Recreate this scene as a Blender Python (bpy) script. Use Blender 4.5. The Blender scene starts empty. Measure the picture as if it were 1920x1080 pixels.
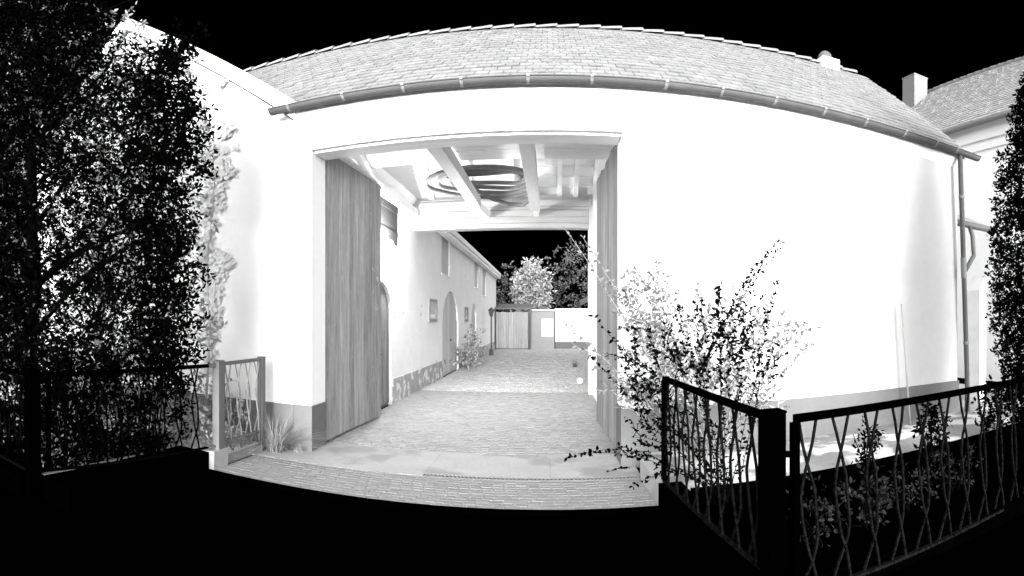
import bpy, bmesh, math, random
import numpy as np
from mathutils import Vector, Matrix, noise as mnoise

# ------------------------------------------------------------------ camera, sky, sun, exposure
S = bpy.context.scene
C = S.collection
K, CX, CY, ZC = 916.0, 1028.0, 599.0, 1.713        # panorama scale (px per radian), heading and horizon of the photograph, eye height

cam_d = bpy.data.cameras.new('camera')
cam = bpy.data.objects.new('camera', cam_d); C.objects.link(cam)
cam_d.type = 'PANO'
pano = cam_d.cycles if hasattr(cam_d, 'cycles') else cam_d
try:
    pano.panorama_type = 'EQUIRECTANGULAR'
    pano.longitude_min = -960 / K; pano.longitude_max = 960 / K
    pano.latitude_max = CY / K; pano.latitude_min = -(1080 - CY) / K
except Exception:
    cam_d.panorama_type = 'EQUIRECTANGULAR'
    cam_d.longitude_min = -960 / K; cam_d.longitude_max = 960 / K
    cam_d.latitude_max = CY / K; cam_d.latitude_min = -(1080 - CY) / K
cam.location = (0, 0, ZC)
cam.rotation_euler = (math.radians(90), 0, (CX - 960) / K)
cam_d.clip_start = 0.05; cam_d.clip_end = 3000
S.camera = cam

SUN_EL, SUN_AZ = math.radians(12), math.radians(2)      # sun behind the viewer, a little to the left
W = bpy.data.worlds.new('World'); S.world = W; W.use_nodes = True
nt = W.node_tree; nt.nodes.clear()
n_out = nt.nodes.new('ShaderNodeOutputWorld'); n_bg = nt.nodes.new('ShaderNodeBackground')
n_sky = nt.nodes.new('ShaderNodeTexSky'); n_sky.sky_type = 'NISHITA'; n_sky.sun_disc = False
n_sky.sun_elevation = SUN_EL; n_sky.sun_rotation = math.pi + SUN_AZ
n_bw = nt.nodes.new('ShaderNodeRGBToBW')
n_tc = nt.nodes.new('ShaderNodeTexCoord'); n_sep = nt.nodes.new('ShaderNodeSeparateXYZ')
nt.links.new(n_tc.outputs['Generated'], n_sep.inputs[0])
def w_range(sock, a, b):
    m = nt.nodes.new('ShaderNodeMapRange'); m.interpolation_type = 'SMOOTHSTEP'
    m.inputs[1].default_value = a; m.inputs[2].default_value = b
    m.inputs[3].default_value = 0; m.inputs[4].default_value = 1
    nt.links.new(sock, m.inputs[0]); return m.outputs[0]
up = w_range(n_sep.outputs[2], 0.63, 0.68)               # bright overhead ...
hx = nt.nodes.new('ShaderNodeVectorMath'); hx.operation = 'MULTIPLY'; hx.inputs[1].default_value = (1, 1, 0)
nt.links.new(n_tc.outputs['Generated'], hx.inputs[0])
hn = nt.nodes.new('ShaderNodeVectorMath'); hn.operation = 'NORMALIZE'; nt.links.new(hx.outputs[0], hn.inputs[0])
n_s2 = nt.nodes.new('ShaderNodeSeparateXYZ'); nt.links.new(hn.outputs[0], n_s2.inputs[0])
back = w_range(n_s2.outputs[1], 0.43, 0.33)           # ... and behind the street; night black over the roofs
mx = nt.nodes.new('ShaderNodeMath'); mx.operation = 'MAXIMUM'
nt.links.new(up, mx.inputs[0]); nt.links.new(back, mx.inputs[1])
ml = nt.nodes.new('ShaderNodeMath'); ml.operation = 'MULTIPLY'
nt.links.new(n_sky.outputs[0], n_bw.inputs[0]); nt.links.new(n_bw.outputs[0], ml.inputs[0]); nt.links.new(mx.outputs[0], ml.inputs[1])
nt.links.new(ml.outputs[0], n_bg.inputs[0]); n_bg.inputs[1].default_value = 0.15
nt.links.new(n_bg.outputs[0], n_out.inputs[0])

sun_d = bpy.data.lights.new('sun', 'SUN'); sun = bpy.data.objects.new('sun', sun_d); C.objects.link(sun)
sun_d.energy = 1.5; sun_d.angle = math.radians(30); sun_d.color = (1, 1, 1)
to_sun = Vector((-math.sin(SUN_AZ) * math.cos(SUN_EL), -math.cos(SUN_AZ) * math.cos(SUN_EL), math.sin(SUN_EL)))
sun.rotation_euler = to_sun.to_track_quat('Z', 'Y').to_euler()
S.view_settings.view_transform = 'Standard'; S.view_settings.look = 'None'
S.view_settings.exposure = 2.5; S.view_settings.gamma = 1
S.render.engine = 'CYCLES'
try:
    S.cycles.max_bounces = 10; S.cycles.diffuse_bounces = 8
    S.cycles.use_denoising = True
except Exception: pass

rnd = random.Random(7); rng = np.random.default_rng(7)

# ------------------------------------------------------------------ helpers
def at(x, y, Y):
    """pixel of the photograph -> point at distance Y in front of the viewer"""
    th, ph = (x - CX) / K, (CY - y) / K
    return Vector((Y * math.tan(th), Y, ZC + Y * math.tan(ph) / math.cos(th)))

def mat(name, g, var=0.0, scale=4.0, stretch=(1, 1, 1), island=0.0, bump=0.0, bscale=40.0, spec=0.0, rough=0.9, spots=None, fine=0.0):
    m = bpy.data.materials.new(name); m.use_nodes = True
    t = m.node_tree; N = t.nodes; L = t.links
    b = N['Principled BSDF']; b.inputs['Roughness'].default_value = rough
    b.inputs['Specular IOR Level'].default_value = spec
    tc = N.new('ShaderNodeTexCoord'); mp = N.new('ShaderNodeMapping'); mp.inputs['Scale'].default_value = stretch
    L.new(tc.outputs['Object'], mp.inputs[0])
    v = N.new('ShaderNodeValue'); v.outputs[0].default_value = 1.0; cur = v.outputs[0]
    def fac(sock, lo, hi, prev):
        r = N.new('ShaderNodeMapRange'); r.inputs[3].default_value = lo; r.inputs[4].default_value = hi; L.new(sock, r.inputs[0])
        k = N.new('ShaderNodeMath'); k.operation = 'MULTIPLY'; L.new(prev, k.inputs[0]); L.new(r.outputs[0], k.inputs[1]); return k.outputs[0]
    if var:
        n = N.new('ShaderNodeTexNoise'); n.inputs['Scale'].default_value = scale; n.inputs['Detail'].default_value = 8; n.inputs['Roughness'].default_value = .65
        L.new(mp.outputs[0], n.inputs['Vector'])
        r = N.new('ShaderNodeMapRange'); r.inputs[1].default_value = .3; r.inputs[2].default_value = .7; L.new(n.outputs[0], r.inputs[0])
        cur = fac(r.outputs[0], 1 - var, 1 + var, cur)
    if fine:
        n = N.new('ShaderNodeTexNoise'); n.inputs['Scale'].default_value = scale * 9; n.inputs['Detail'].default_value = 4
        L.new(mp.outputs[0], n.inputs['Vector'])
        r = N.new('ShaderNodeMapRange'); r.inputs[1].default_value = .3; r.inputs[2].default_value = .7; L.new(n.outputs[0], r.inputs[0])
        cur = fac(r.outputs[0], 1 - fine, 1 + fine, cur)
    if island:
        ge = N.new('ShaderNodeNewGeometry'); cur = fac(ge.outputs['Random Per Island'], 1 - island, 1 + island, cur)
    k = N.new('ShaderNodeMath'); k.operation = 'MULTIPLY'; k.inputs[1].default_value = g; L.new(cur, k.inputs[0]); cur = k.outputs[0]
    if spots:                                     # flakes of another tone: (tone, scale, threshold)
        n = N.new('ShaderNodeTexNoise'); n.inputs['Scale'].default_value = spots[1]; n.inputs['Detail'].default_value = 6
        L.new(tc.outputs['Object'], n.inputs['Vector'])
        r = N.new('ShaderNodeMapRange'); r.inputs[1].default_value = spots[2] - .03; r.inputs[2].default_value = spots[2] + .03; L.new(n.outputs[0], r.inputs[0])
        x = N.new('ShaderNodeMix'); L.new(r.outputs[0], x.inputs[0]); L.new(cur, x.inputs[2]); x.inputs[3].default_value = spots[0]; cur = x.outputs[0]
    cb = N.new('ShaderNodeCombineColor')
    for i in range(3): L.new(cur, cb.inputs[i])
    L.new(cb.outputs[0], b.inputs['Base Color'])
    if bump:
        n = N.new('ShaderNodeTexNoise'); n.inputs['Scale'].default_value = bscale; n.inputs['Detail'].default_value = 5
        L.new(mp.outputs[0], n.inputs['Vector'])
        bp = N.new('ShaderNodeBump'); bp.inputs['Strength'].default_value = bump; bp.inputs['Distance'].default_value = .01
        L.new(n.outputs[0], bp.inputs['Height']); L.new(bp.outputs[0], b.inputs['Normal'])
    return m

class MB:
    def __init__(s): s.v = []; s.f = []
    def hexa(s, p):                                # 8 corners: bottom ring, top ring
        o = len(s.v); s.v += [tuple(q) for q in p]
        s.f += [(o+3, o+2, o+1, o), (o+4, o+5, o+6, o+7), (o, o+1, o+5, o+4), (o+1, o+2, o+6, o+5), (o+2, o+3, o+7, o+6), (o+3, o, o+4, o+7)]
    def box(s, x0, x1, y0, y1, z0, z1):
        s.hexa([(x0, y0, z0), (x1, y0, z0), (x1, y1, z0), (x0, y1, z0), (x0, y0, z1), (x1, y0, z1), (x1, y1, z1), (x0, y1, z1)])
    def bar(s, a, b, w, h, upv=(0, 0, 1)):
        a, b = Vector(a), Vector(b); d = (b - a).normalized(); u = Vector(upv)
        sd = d.cross(u)
        if sd.length < 1e-4: sd = d.cross(Vector((0, 1, 0)))
        sd.normalize(); u = sd.cross(d)
        sd *= w / 2; u = u * (h / 2)
        s.hexa([a - sd - u, a + sd - u, b + sd - u, b - sd - u, a - sd + u, a + sd + u, b + sd + u, b - sd + u])
    def tube(s, pts, r, n=8, cap=True):
        pts = [Vector(p) for p in pts]; rs = r if isinstance(r, (list, tuple)) else [r] * len(pts)
        o = len(s.v); ref = None
        for i, p in enumerate(pts):
            d = (pts[min(i + 1, len(pts) - 1)] - pts[max(i - 1, 0)]).normalized()
            if ref is None: ref = d.cross(Vector((.3, .2, 1))).normalized() if abs(d.z) < .95 else d.cross(Vector((1, 0, 0))).normalized()
            ref = (ref - d * ref.dot(d)).normalized(); w = d.cross(ref)
            for k in range(n):
                a = 2 * math.pi * k / n; s.v.append(tuple(p + (ref * math.cos(a) + w * math.sin(a)) * rs[i]))
        for i in range(len(pts) - 1):
            for k in range(n):
                a = o + i * n + k; b = o + i * n + (k + 1) % n
                s.f.append((a, b, b + n, a + n))
        if cap:
            s.f.append(tuple(o + k for k in reversed(range(n)))); e = o + (len(pts) - 1) * n; s.f.append(tuple(e + k for k in range(n)))
    def prism(s, poly, depth):                     # planar polygon (world points) pushed along a vector
        o = len(s.v); n = len(poly); d = Vector(depth)
        s.v += [tuple(p) for p in poly] + [tuple(Vector(p) + d) for p in poly]
        s.f += [tuple(range(o, o + n)), tuple(reversed(range(o + n, o + 2 * n)))]
        for k in range(n): a, b = o + k, o + (k + 1) % n; s.f.append((b, a, a + n, b + n))
    def sphere(s, c, r, nu=14, nv=9, sz=1.0, half=False):
        c = Vector(c); o = len(s.v)
        for j in range(nv + 1):
            ph = (math.pi / (2 if half else 1)) * j / nv
            for i in range(nu):
                a = 2 * math.pi * i / nu
                s.v.append((c.x + r * math.sin(ph) * math.cos(a), c.y + r * math.sin(ph) * math.sin(a), c.z + r * sz * math.cos(ph)))
        for j in range(nv):
            for i in range(nu):
                a = o + j * nu + i; b = o + j * nu + (i + 1) % nu
                s.f.append((a, a + nu, b + nu, b))
    def build(s, name, m, parent=None, smooth=False, clean=True):
        me = bpy.data.meshes.new(name)
        off = world_loc(parent) if parent else Vector((0, 0, 0))
        me.from_pydata([tuple(Vector(v) - off) for v in s.v], [], s.f)
        if clean:
            bm = bmesh.new(); bm.from_mesh(me)
            bmesh.ops.recalc_face_normals(bm, faces=bm.faces)
            bm.to_mesh(me); bm.free()
        return link(name, me, m, parent, smooth)

def world_loc(o):
    p = Vector((0, 0, 0))
    while o: p += Vector(o.location); o = o.parent
    return p
def link(name, me, m, parent=None, smooth=False):
    me.materials.append(m)
    if smooth:
        for p in me.polygons: p.use_smooth = True
    o = bpy.data.objects.new(name, me); C.objects.link(o)
    if parent: o.parent = parent
    return o
def tag(o, label, cat, group=None, kind=None):
    o['label'] = label; o['category'] = cat
    if group: o['group'] = group
    if kind: o['kind'] = kind
    return o
def thing(name, label, cat, loc=(0, 0, 0), group=None):
    o = bpy.data.objects.new(name, None); C.objects.link(o); o.location = loc; o.empty_display_size = .2
    return tag(o, label, cat, group)
def struct(o): o['kind'] = 'structure'; return o

def plate(name, m, parent, outline, holes, to3, thick):
    """flat wall with openings: 2-D outline and holes, to3(u, v) -> point, pushed by the vector thick"""
    bm = bmesh.new(); loops = []
    for loop in [outline] + holes:
        vs = [bm.verts.new(to3(*p)) for p in loop]
        for i in range(len(vs)): bm.edges.new((vs[i], vs[(i + 1) % len(vs)]))
        loops.append(vs)
    bmesh.ops.triangle_fill(bm, use_beauty=True, use_dissolve=False, edges=bm.edges[:])
    r = bmesh.ops.extrude_face_region(bm, geom=bm.faces[:])
    for v in [g for g in r['geom'] if isinstance(g, bmesh.types.BMVert)]: v.co += Vector(thick)
    bmesh.ops.recalc_face_normals(bm, faces=bm.faces)
    off = world_loc(parent) if parent else Vector((0, 0, 0))
    for v in bm.verts: v.co -= off
    me = bpy.data.meshes.new(name); bm.to_mesh(me); bm.free()
    return link(name, me, m, parent)
def rect(u0, u1, v0, v1): return [(u0, v0), (u1, v0), (u1, v1), (u0, v1)]
def arch(u0, u1, v0, v1, n=10):                    # rounded head, v1 = top of the arch
    r = (u1 - u0) / 2; c = (u0 + u1) / 2; s = v1 - r * .8
    return [(u0, v0), (u1, v0)] + [(c + r * math.cos(a), s + r * .8 * math.sin(a)) for a in [math.pi * k / n for k in range(n + 1)]]

def leaf_mesh(name, P, D, Nn, Ls, Ws, m, parent=None, fold=0.18):
    """many small leaves as one mesh: six-cornered blades with a folded midrib"""
    P = np.asarray(P, float); D = np.asarray(D, float); Nn = np.asarray(Nn, float)
    D /= np.linalg.norm(D, axis=1, keepdims=True) + 1e-9
    Sd = np.cross(D, Nn); Sd /= np.linalg.norm(Sd, axis=1, keepdims=True) + 1e-9
    Up = np.cross(Sd, D); n = len(P)
    L = np.asarray(Ls)[:, None] * np.ones((n, 1)); Wd = np.asarray(Ws)[:, None] * np.ones((n, 1))
    pts = [P, P + D * L * .3 + Sd * Wd * .5 + Up * Wd * fold, P + D * L * .65 + Sd * Wd * .42 + Up * Wd * fold, P + D * L,
           P + D * L * .65 - Sd * Wd * .42 + Up * Wd * fold, P + D * L * .3 - Sd * Wd * .5 + Up * Wd * fold]
    V = np.stack(pts, 1).reshape(-1, 3)
    if parent: V = V - np.array(world_loc(parent))
    base = np.arange(n)[:, None] * 6
    F = np.concatenate([base + np.array([0, 1, 2, 3]), base + np.array([0, 3, 4, 5])], 1).reshape(-1)
    me = bpy.data.meshes.new(name); me.vertices.add(len(V)); me.vertices.foreach_set('co', V.reshape(-1))
    me.loops.add(len(F)); me.loops.foreach_set('vertex_index', F.astype(np.int32))
    me.polygons.add(n * 2); me.polygons.foreach_set('loop_start', (np.arange(n * 2) * 4).astype(np.int32))
    try: me.polygons.foreach_set('loop_total', np.full(n * 2, 4, np.int32))
    except Exception: pass
    me.update(calc_edges=True); me.validate()
    return link(name, me, m, parent)
def unit(n):
    v = rng.normal(size=(n, 3)); return v / np.linalg.norm(v, axis=1, keepdims=True)

# ------------------------------------------------------------------ materials (all greys: the picture has no colour)
M = dict(
    plaster_front=mat('dimmed_white_render', .52, .05, .9, bump=.2, bscale=60, fine=.025),  # white plaster dimmed in colour to offset the strong frontal light
    plaster=mat('white_plaster', .82, .025, 1.2, bump=.15, bscale=60, fine=.015),
    plaster_old=mat('old_white_plaster', .86, .05, 1.5, bump=.25, bscale=30, fine=.03, spots=(.55, 3.0, .70)),
    plinth=mat('grey_plinth_paint', .144, .06, 2, bump=.2, bscale=50, fine=.03),
    plinth_flaked=mat('flaking_plinth', .38, .15, 3, bump=.3, bscale=30, spots=(.7, 4.5, .56)),
    tile=mat('roof_tile', .195, .10, 3, island=.08, bump=.15, bscale=30),
    tile_far=mat('plain_roof_tile', .36, .08, 3, island=.12),
    zinc=mat('grey_zinc', .0805, .12, 3, spec=.2, rough=.6),
    zinc_light=mat('pale_zinc', .195, .08, 6, spec=.2, rough=.6),
    door=mat('weathered_door_wood', .275, .32, 5, (3.0, 3.0, .22), island=.16, bump=.3, bscale=30, fine=.16, spots=(.38, 5.0, .70)),
    door_pale=mat('pale_door_wood', .54, .2, 5, (3.0, 3.0, .22), island=.12, fine=.1),
    beam=mat('pale_beam_wood', .62, .10, 4, (1, .2, 1), bump=.2),
    boards=mat('whitewashed_boards', .86, .08, 4, (.25, 2, 2), island=.06, bump=.2, fine=.03),
    lime=mat('limewashed_timber', .9, .04, 5, (.3, 1, 1), island=.05),
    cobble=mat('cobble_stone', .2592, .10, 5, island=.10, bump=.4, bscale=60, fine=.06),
    paver=mat('brick_paver', .216, .08, 5, island=.07, bump=.3, bscale=60, fine=.05),
    joint=mat('paving_joint', .27, .15, 8),
    concrete=mat('pale_concrete', .34, .08, 1.6, bump=.3, bscale=30, fine=.04, spots=(.255, 1.1, .56)),
    soil_pale=mat('pale_soil', .285, .18, 3, bump=.5, bscale=20, fine=.1, spots=(.66, 1.6, .52)),
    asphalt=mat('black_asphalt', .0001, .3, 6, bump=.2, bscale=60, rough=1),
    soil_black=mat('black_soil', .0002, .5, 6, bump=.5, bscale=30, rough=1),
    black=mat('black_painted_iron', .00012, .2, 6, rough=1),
    iron=mat('worn_black_iron', .0045, .95, 30, rough=1, fine=.6),
    grey_iron=mat('grey_painted_iron', .1326, .10, 6, rough=.8),
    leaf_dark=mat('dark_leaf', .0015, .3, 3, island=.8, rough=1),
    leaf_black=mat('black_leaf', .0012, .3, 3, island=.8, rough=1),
    leaf_mid=mat('grey_leaf', .08, .3, 3, island=.6, rough=1),
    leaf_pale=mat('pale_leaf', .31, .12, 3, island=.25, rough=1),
    leaf_soft=mat('pale_grey_leaf', .2728, .1, 3, island=.12, rough=1),
    bark_dark=mat('dark_bark', .0015, .3, 8, (1, 1, .3), bump=.4, rough=1),
    bark_pale=mat('pale_bark', .34, .2, 8, (1, 1, .3), bump=.4, rough=1),
    hose=mat('grey_ribbed_hose', .19, .12, 8, rough=.7),
    white=mat('white_enamel', .9, .01, 3, spec=.3, rough=.4),
    dark=mat('dark_grey_metal', .10, .2, 5, rough=.7),
    leaf_shadow=mat('shadow_shape_leaf', .62, .04, 3, island=.08, rough=1),  # tone of the leaf shapes that imitate the tree's shadow on the wall
    leaf_bush=mat('soft_grey_leaf', .1425, .1, 3, island=.2, rough=1),
    chimney=mat('grey_chimney_render', .1944, .08, 8, bump=.2),
    cobble_lifted=mat('brightened_yard_stone', .42, .10, 5, island=.14, fine=.06),  # paler copy of the cobbles, making up for the shade in the yard
    leaf_speckle=mat('light_speckle_leaf', .115, .3, 3, island=.7, rough=1),  # paler leaves that paint light speckle into the dark foliage
    hatch=mat('dark_hatch_wood', .075, .2, 5, (3.0, 3.0, .22)), garden_render=mat('weathered_pale_render', .64, .12, 2, bump=.3),
    lintel_wood=mat('pale_lintel_wood', .50, .10, 4, (.2, 2, 2), island=.05, fine=.05), door_dimmed=mat('dimmed_door_wood', .21, .32, 5, (3.0, 3.0, .22), island=.18, bump=.3, bscale=30, fine=.16),  # second wood: door wood darkened in colour where the light falls too strongly
    shed_wood=mat('grey_shed_planks', .336, .2, 5, (3.0, 3.0, .22), island=.12, fine=.1), render=mat('pale_render', .272, .08, 4),
    paper=mat('pale_notice_paper', .55, .12, 9),
)

gm = bpy.data.materials.new('fill_light_globe'); gm.use_nodes = True; gn = gm.node_tree.nodes; gn.clear()  # emission added to the white globe to brighten the passage and its ceiling
ge_ = gn.new('ShaderNodeEmission'); ge_.inputs[1].default_value = 360; go_ = gn.new('ShaderNodeOutputMaterial'); gm.node_tree.links.new(ge_.outputs[0], go_.inputs[0]); M['glow'] = gm
# ------------------------------------------------------------------ ground
CUT = 4.17
g = MB(); g.v = [(-400, -400, -.03), (400, -400, -.03), (400, 600, -.03), (-400, 600, -.03)]; g.f = [(0, 1, 2, 3)]
struct(g.build('street', M['asphalt'], clean=False))
def slab(name, m, x0, x1, y0, y1, z0, z1):
    b = MB(); b.box(x0, x1, y0, y1, z0, z1); return struct(b.build(name, m))
def stones(name, m, x0, x1, y0, y1, sx, sy, z, seed, jx=.25, gap=.008, parent=None, wander=0.0, gx=.010):
    r = random.Random(seed); b = MB(); y = y0; row = 0
    while y < y1 - sy * .4:
        hy = min(sy * r.uniform(.9, 1.1), y1 - y); x = x0 - r.uniform(0, sx)
        while x < x1:
            w = sx * r.uniform(1 - jx, 1 + jx); a, c = max(x, x0), min(x + w, x1)
            if c - a > .02:
                dz = r.uniform(-.0015, .0015); tl = r.uniform(-.0015, .0015); ins = .004
                ya, yb = y + gap / 2, y + hy - gap / 2; wv = wander * math.sin(x * 1.7 + row * .6)
                ya += wv; yb += wv
                b.hexa([(a + gx / 2, ya, z - .03), (c - gx / 2, ya, z - .03), (c - gx / 2, yb, z - .03), (a + gx / 2, yb, z - .03),
                        (a + gx / 2 + ins, ya + ins, z + dz + tl), (c - gx / 2 - ins, ya + ins, z + dz + tl), (c - gx / 2 - ins, yb - ins, z + dz - tl), (a + gx / 2 + ins, yb - ins, z + dz - tl)])
            x += w
        y += hy; row += 1
    return b.build(name, m, parent, clean=False)
slab('driveway_bed', M['joint'], -3.42, .955, CUT + .01, 5.0012, -.02, -.004)
struct(stones('driveway', M['paver'], -3.42, .955, CUT, 5.0, .115, .075, 0, 3, .06, .003, gx=.007))
b = MB()                                              # the worn concrete threshold in a few cast lengths
xs = [-3.28, -2.2, -1.32, -.42, .02, .98]
for i in range(5): b.box(xs[i] + .001, xs[i + 1] - .001, 5.112 if i > 1 else 5.0015, 5.995, -.02, .0005 + .0005 * (i % 2))
b.box(-3.47, -3.282, 5.0015, 5.47, -.02, .001); b.box(-3.281, -3.15, 5.996, 6.02, -.02, 0)
struct(b.build('threshold', M['concrete']))
slab('courtyard_bed', M['joint'], -3.08, 2.6, 6.01, 28.9, -.02, -.004)
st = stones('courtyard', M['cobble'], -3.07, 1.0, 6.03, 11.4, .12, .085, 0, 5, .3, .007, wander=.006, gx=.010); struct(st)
st = stones('courtyard', M['cobble_lifted'], -3.07, 2.6, 11.4, 28.8, .14, .105, 0, 6, .3, .010, wander=.008, gx=.012); struct(st)
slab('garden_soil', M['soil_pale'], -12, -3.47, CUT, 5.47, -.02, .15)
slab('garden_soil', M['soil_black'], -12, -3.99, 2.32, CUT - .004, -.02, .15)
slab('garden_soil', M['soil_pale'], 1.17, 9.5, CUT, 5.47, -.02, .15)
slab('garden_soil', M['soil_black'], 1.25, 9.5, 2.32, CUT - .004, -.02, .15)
slab('side_yard', M['concrete'], 6.3, 9.4, 5.5, 14, -.02, .05)

slab('edge_cover', M['asphalt'], -3.98, 1.3, CUT - .08, CUT - .002, -.029, .002)  # black strip added to hide the brightly lit front edge of the pavers
# channel drain between threshold and pavers
dr = thing('drain_grate', 'long slotted grey drain channel between the driveway pavers and the concrete threshold', 'drain', (-.2, 5.06, 0))
b = MB(); b.box(-1.32, .95, 5.002, 5.02, -.02, .0005); b.build('grate_frame', M['paver'], dr); b = MB(); b.box(-1.32, .95, 5.095, 5.11, -.02, .0005); b.build('grate_frame', M['paver'], dr)
b = MB(); x = -1.30
while x < .94: b.box(x, x + .022, 5.022, 5.093, -.02, -.001); x += .042
b.build('grate_slats', M['paver'], dr)
b = MB(); b.box(-1.32, .95, 5.021, 5.094, -.06, -.012); b.build('channel_bed', M['dark'], dr)

# ------------------------------------------------------------------ gatehouse
YW, YB = 5.5, 5.9
gh = thing('gatehouse', 'white plastered gatehouse with a wide open gateway under a tiled roof', 'gatehouse', (1.5, 5.5, 0))
GX0, GX1 = -3.15, 6.1
plate('front_wall', M['plaster_front'], gh, [(GX0, -.1), (-2.9, -.1), (-2.9, 3.96), (.845, 3.96), (.845, -.1), (GX1, -.1), (GX1, 4.72), (GX0, 4.72)], [],
      lambda u, v: (u, YW, v), (0, .4, 0))
b = MB(); b.prism([(-2.899, 5.503, -.02), (-2.895, 5.503, -.02), (-2.895, 5.897, -.02), (-2.899, 5.897, -.02)], (0, 0, 3.975)); b.build('bright_jamb_lining', M['plaster'], gh)  # thin paler sheets added to both jambs so their shaded faces look bright
b = MB(); b.prism([(.844, 5.503, -.02), (.840, 5.503, -.02), (.840, 5.897, -.02), (.844, 5.897, -.02)], (0, 0, 3.975)); b.build('bright_jamb_lining', M['plaster'], gh)
b = MB(); b.box(-3.147, -2.876, 5.474, 5.885, -.05, .60); b.build('wall_plinth', M['plinth'], gh)
b = MB(); b.box(.82, 6.12, 5.474, 5.885, -.05, .685); b.build('wall_plinth', M['plinth'], gh)
b = MB()
b.prism([(-3.12, 5.385, 4.66), (-3.12, 5.385, 4.535), (-3.12, 5.43, 4.43), (-3.12, 5.498, 4.33), (-3.12, 5.498, 4.66)], (9.25, 0, 0))
b.build('cornice', M['lime'], gh)
# roof
RY, RZ, EY, EZ = 8.2, 7.28, 5.34, 4.60
SL = (RZ - EZ) / (RY - EY)
def left_roof_z(X): return 7.62 - .905 * abs(X + 6.35)
b = MB()
b.prism([(-3.1, EY + .03, EZ + .005), (6.15, EY + .03, EZ + .005), (6.15, RY, RZ - .04), (-5.9, RY, RZ - .04)], (0, 0, -.03))
roof = b.build('roof', M['lime'], gh)
b = MB(); nrow = 20; ts = .165
slope_len = math.hypot(RY - EY, RZ - EZ); ux = Vector((0, RY - EY, RZ - EZ)).normalized(); nn = Vector((0, -ux.z, ux.y))
r_ = random.Random(11)
for row in range(nrow):
    s0 = row * slope_len / nrow; s1 = s0 + slope_len / nrow * 1.18
    x = -6.2 - (row % 2) * ts / 2
    while x < 6.2:
        xa, xb = max(x + .004, -6.2), min(x + ts - .004, 6.2)
        p = Vector((0, EY, EZ)) + ux * s0
        lz = left_roof_z((xa + xb) / 2)
        if xb - xa > .05 and (xa > -3.12 or p.z > lz - .12) and not (xa < -3.12 and p.z < lz - .3):
            a0 = Vector((0, EY, EZ)) + ux * (s0 + r_.uniform(-.012, .012)); a1 = Vector((0, EY, EZ)) + ux * s1
            t0 = .026 + r_.uniform(-.004, .005); t1 = .006; tw = r_.uniform(-.006, .006)
            def q(X, base, h): return (X, base.y + nn.y * h, base.z + nn.z * h)
            b.hexa([q(xa, a0, t0 - .018), q(xb, a0, t0 - .018 + tw), q(xb, a1, t1 - .014), q(xa, a1, t1 - .014),
                    q(xa, a0, t0), q(xb, a0, t0 + tw), q(xb, a1, t1), q(xa, a1, t1)])
        x += ts
b.build('tile_courses', M['tile'], roof, clean=False)
b = MB(); x = -6.0                                       # overlapping ridge caps, each lifted over the next
while x < 5.75:
    L_ = .36; z0, z1 = RZ + .030, RZ + .012; n = 7; ring = []
    for X, zz, rr in ((x, z1, .10), (x + L_ + .03, z0, .125)):
        ring.append([(X, RY + rr * 1.2 * math.cos(math.pi * k / n), zz - .07 + rr * math.sin(math.pi * k / n)) for k in range(n + 1)])
    o = len(b.v); b.v += ring[0] + ring[1]
    for k in range(n): b.f.append((o + k, o + k + 1, o + n + 2 + k, o + n + 1 + k))
    b.f += [tuple(o + k for k in range(n + 1)), tuple(o + n + 1 + k for k in reversed(range(n + 1)))]
    x += L_
b.build('ridge_tiles', M['tile'], roof)
b = MB()                                                  # right verge board
b.prism([(6.12, EY + .05, EZ - .12), (6.12, EY + .05, EZ + .0), (6.12, RY, RZ - .03), (6.12, RY, RZ - .16)], (.04, 0, 0)); b.build('verge_board', M['boards'], roof)
# back slope, seen from below through the gateway
rs = MB(); rs.prism([(-5.9, RY, RZ - .05), (6.15, RY, RZ - .05), (6.15, 11.75, 4.20), (-3.0, 11.75, 4.20)], (0, 0, .05)); rear = rs.build('rear_roof', M['lime'], gh)
SB = (4.20 - (RZ - .05)) / (11.75 - RY)
for X in (-2.7, -1.75, -.8, .25, .62, 1.3):
    b = MB(); b.bar((X, RY + .1, RZ - .17 + SB * .1), (X, 11.3, RZ - .17 + SB * (11.3 - RY)), .11, .13); b.build('rafter', M['boards'], rear)
y = 8.5
while y < 11.4:
    z = RZ - .05 + SB * (y - RY) - .026; b = MB(); b.box(-3.05, 1.4, y, y + .05, z - .02, z + .012); b.build('batten', M['boards'], rear); y += .21
# gables of the attic and rooms right of the gateway
b = MB(); b.prism([(6.05, 5.9, -.1), (6.05, 11.2, -.1), (6.05, 11.2, 4.55), (6.05, 8.2, 7.1), (6.05, 5.9, 5.0)], (-.25, 0, 0)); b.build('side_wall', M['plaster'], gh)
b = MB(); b.prism([(1.0, 5.91, -.1), (1.0, 10.98, -.1), (1.0, 10.98, 4.75), (1.0, 8.2, 7.08), (1.0, 5.91, 4.9)], (.2, 0, 0)); b.build('passage_wall', M['plaster_old'], gh)
b = MB(); b.box(.92, 6.0, 11.0, 11.3, -.1, 4.5); b.build('rear_wall', M['plaster_old'], gh)
lb = MB(); zz = 3.80
for h in (.115, .16, .15, .14, .16):
    lb.box(-3.1, .915, 10.98 + rnd.uniform(0, .02), 11.28, zz + .005, zz + h - .005); zz += h
lb.box(-3.1, .915, 10.90, 10.975, 4.30, 4.44)
lb.build('rear_lintel', M['lintel_wood'], gh)
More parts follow.
